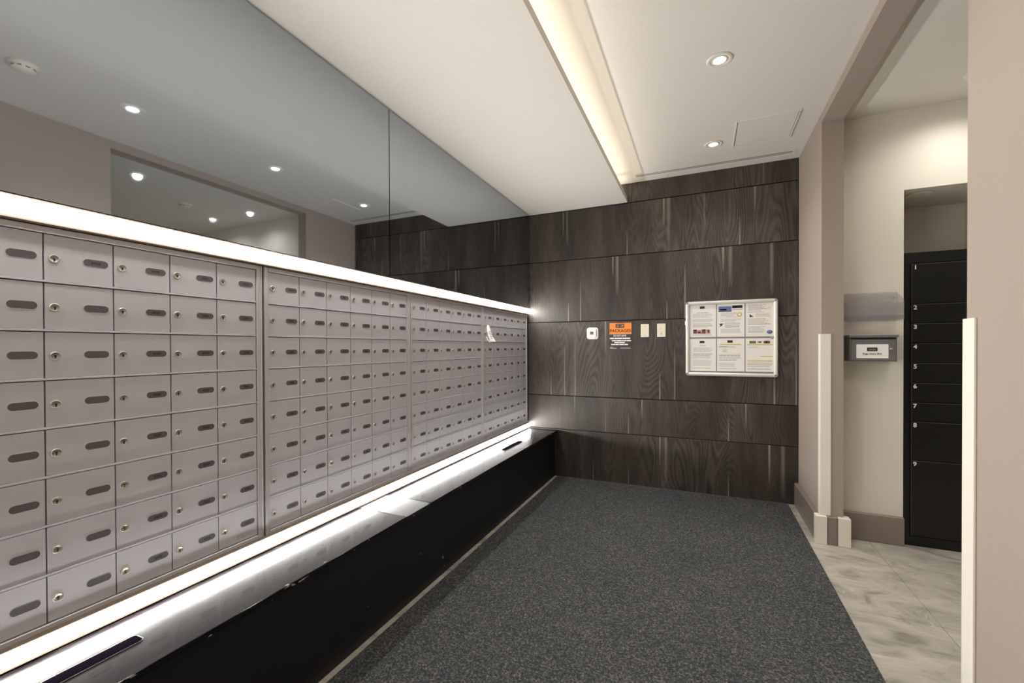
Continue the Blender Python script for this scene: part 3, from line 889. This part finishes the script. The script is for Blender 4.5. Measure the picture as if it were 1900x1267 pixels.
# parcel locker
lk = empty('parcel_locker', ((NX0 + NX1) / 2, WY + 0.01, 0))
LW = (NX1 - NX0) - 0.006
lb = MB()
lb.box(-LW/2, 0.004, 0, LW/2, 0.47, 1.862, 'lk_black', 0.001)
lb.build('body', lk)
fr = MB()
fr.box(-LW/2, 0.0, 0.0, -LW/2 + 0.032, 0.0035, 1.862, 'lk_black')
fr.box(LW/2 - 0.032, 0.0, 0.0, LW/2, 0.0035, 1.862, 'lk_black')
fr.box(-LW/2 + 0.032, 0.0, 1.795, LW/2 - 0.032, 0.0035, 1.862, 'lk_black')
fr.box(-LW/2 + 0.032, 0.0, 0.0, LW/2 - 0.032, 0.0035, 0.062, 'lk_black')
fr.build('front_frame', lk)
zs = [1.790, 1.537, 1.414, 1.289, 1.164, 1.039, 0.914, 0.793, 0.547, 0.066]
for i in range(9):
    zt, zb = zs[i] - 0.0025, zs[i + 1] + 0.0025
    d = MB().box(-LW/2 + 0.036, -0.010, 0, LW/2 - 0.036, 0.0033, zt - zb, 'lk_black', 0.001).build('locker_door', lk, (0, 0, zb))
    e = MB()
    e.box(-LW/2 + 0.0355, -0.0108, zt - zb - 0.003, LW/2 - 0.0355, -0.0101, zt - zb, 'lk_edge')
    e.box(-LW/2 + 0.0355, -0.0108, 0, -LW/2 + 0.0378, -0.0101, zt - zb - 0.003, 'lk_edge')
    e.build('edge_strip', d)
    link('number', text_mesh('number', str(i + 1), 0.036, 'white_ink', None, 0.0009), d, (-LW/2 + 0.055, -0.0106, zt - zb - 0.022))
tag(lk, 'tall black parcel locker with numbered doors in the niche', 'locker')

# suggestion box
sb = empty('suggestion_box', (0.990, WY, 1.174))
MB().box(-0.122, -0.112, 0, 0.118, -0.0005, 0.150, 'box_grey', 0.002).build('body', sb)
MB().box(-0.127, -0.124, 0.1505, 0.123, -0.0005, 0.168, 'box_grey', 0.002).build('lid', sb)
d = MB().box(-0.114, -0.117, 0.006, 0.112, -0.1122, 0.138, 'box_grey', 0.002).build('door', sb)
MB().box(-0.116, -0.1135, 0.140, 0.112, -0.1121, 0.148, 'black').build('slot', sb)
lb = MB().box(-0.088, -0.1180, 0.020, 0.074, -0.1172, 0.108, 'paper').build('label_card', d)
mb = MB()
mb.box(-0.033, -0.1186, 0.064, 0.019, -0.1181, 0.088, 'ink'); mb.box(-0.025, -0.1190, 0.071, 0.011, -0.1187, 0.080, 'olive')
mb.build('logo', d)
link('lettering', text_mesh('lettering', 'Suggestions Box', 0.0155, 'ink', 0.098, 0.0004), d, (-0.007, -0.1184, 0.048))
kb = MB(); kb.lathe([(0.007, 0), (0.007, 0.004), (0, 0.004)], 'chrome', axis='-y', at=(0.088, -0.1172, 0.078), n=14)
kb.box(0.078, -0.126, 0.074, 0.094, -0.1215, 0.0795, 'chrome', 0.001)
kb.build('key_latch', d)
tag(sb, 'grey steel suggestions box with white card on the cream wall', 'box')

# acrylic holder
ah = empty('acrylic_holder', (0.985, WY, 1.432))
AW = 0.155
def slab(name, pts, th, mat='acrylic'):
    """sheet across X from a (y, z) polyline, th thick"""
    mb_ = MB()
    for (a, b) in zip(pts[:-1], pts[1:]):
        dy, dz = b[0] - a[0], b[1] - a[1]; L = math.hypot(dy, dz); ny, nz = -dz / L * th, dy / L * th
        mb_.prism([a, b, (b[0] + ny, b[1] + nz), (a[0] + ny, a[1] + nz)], 2 * AW, mat, lambda p, q, c: (c - AW, p, q))
    return mb_.build(name, ah)
slab('back_sheet', [(-0.0045, 0.0), (-0.0045, 0.185)], 0.003)
slab('bottom_sheet', [(-0.008, 0.003), (-0.110, 0.003)], 0.003)
slab('front_sheet', [(-0.112, 0.004), (-0.118, 0.110)], 0.003)
slab('front_lip', [(-0.119, 0.004), (-0.119, 0.030)], 0.0025)
for s in (-1, 1):
    mb = MB()
    pts = [(-0.008, 0.007), (-0.110, 0.007), (-0.117, 0.128), (-0.008, 0.182)]
    mb.prism(pts, 0.003, 'acrylic', lambda p, q, c, s=s: (s * (AW - 0.003 + c), p, q))
    mb.build('side_sheet', ah)
MB().lathe([(0.005, 0), (0.005, 0.002), (0, 0.003)], 'chrome', axis='-y', at=(AW - 0.02, -0.0085, 0.15), n=12).build('screw', ah)
tag(ah, 'clear acrylic leaflet holder above the grey suggestions box', 'holder')
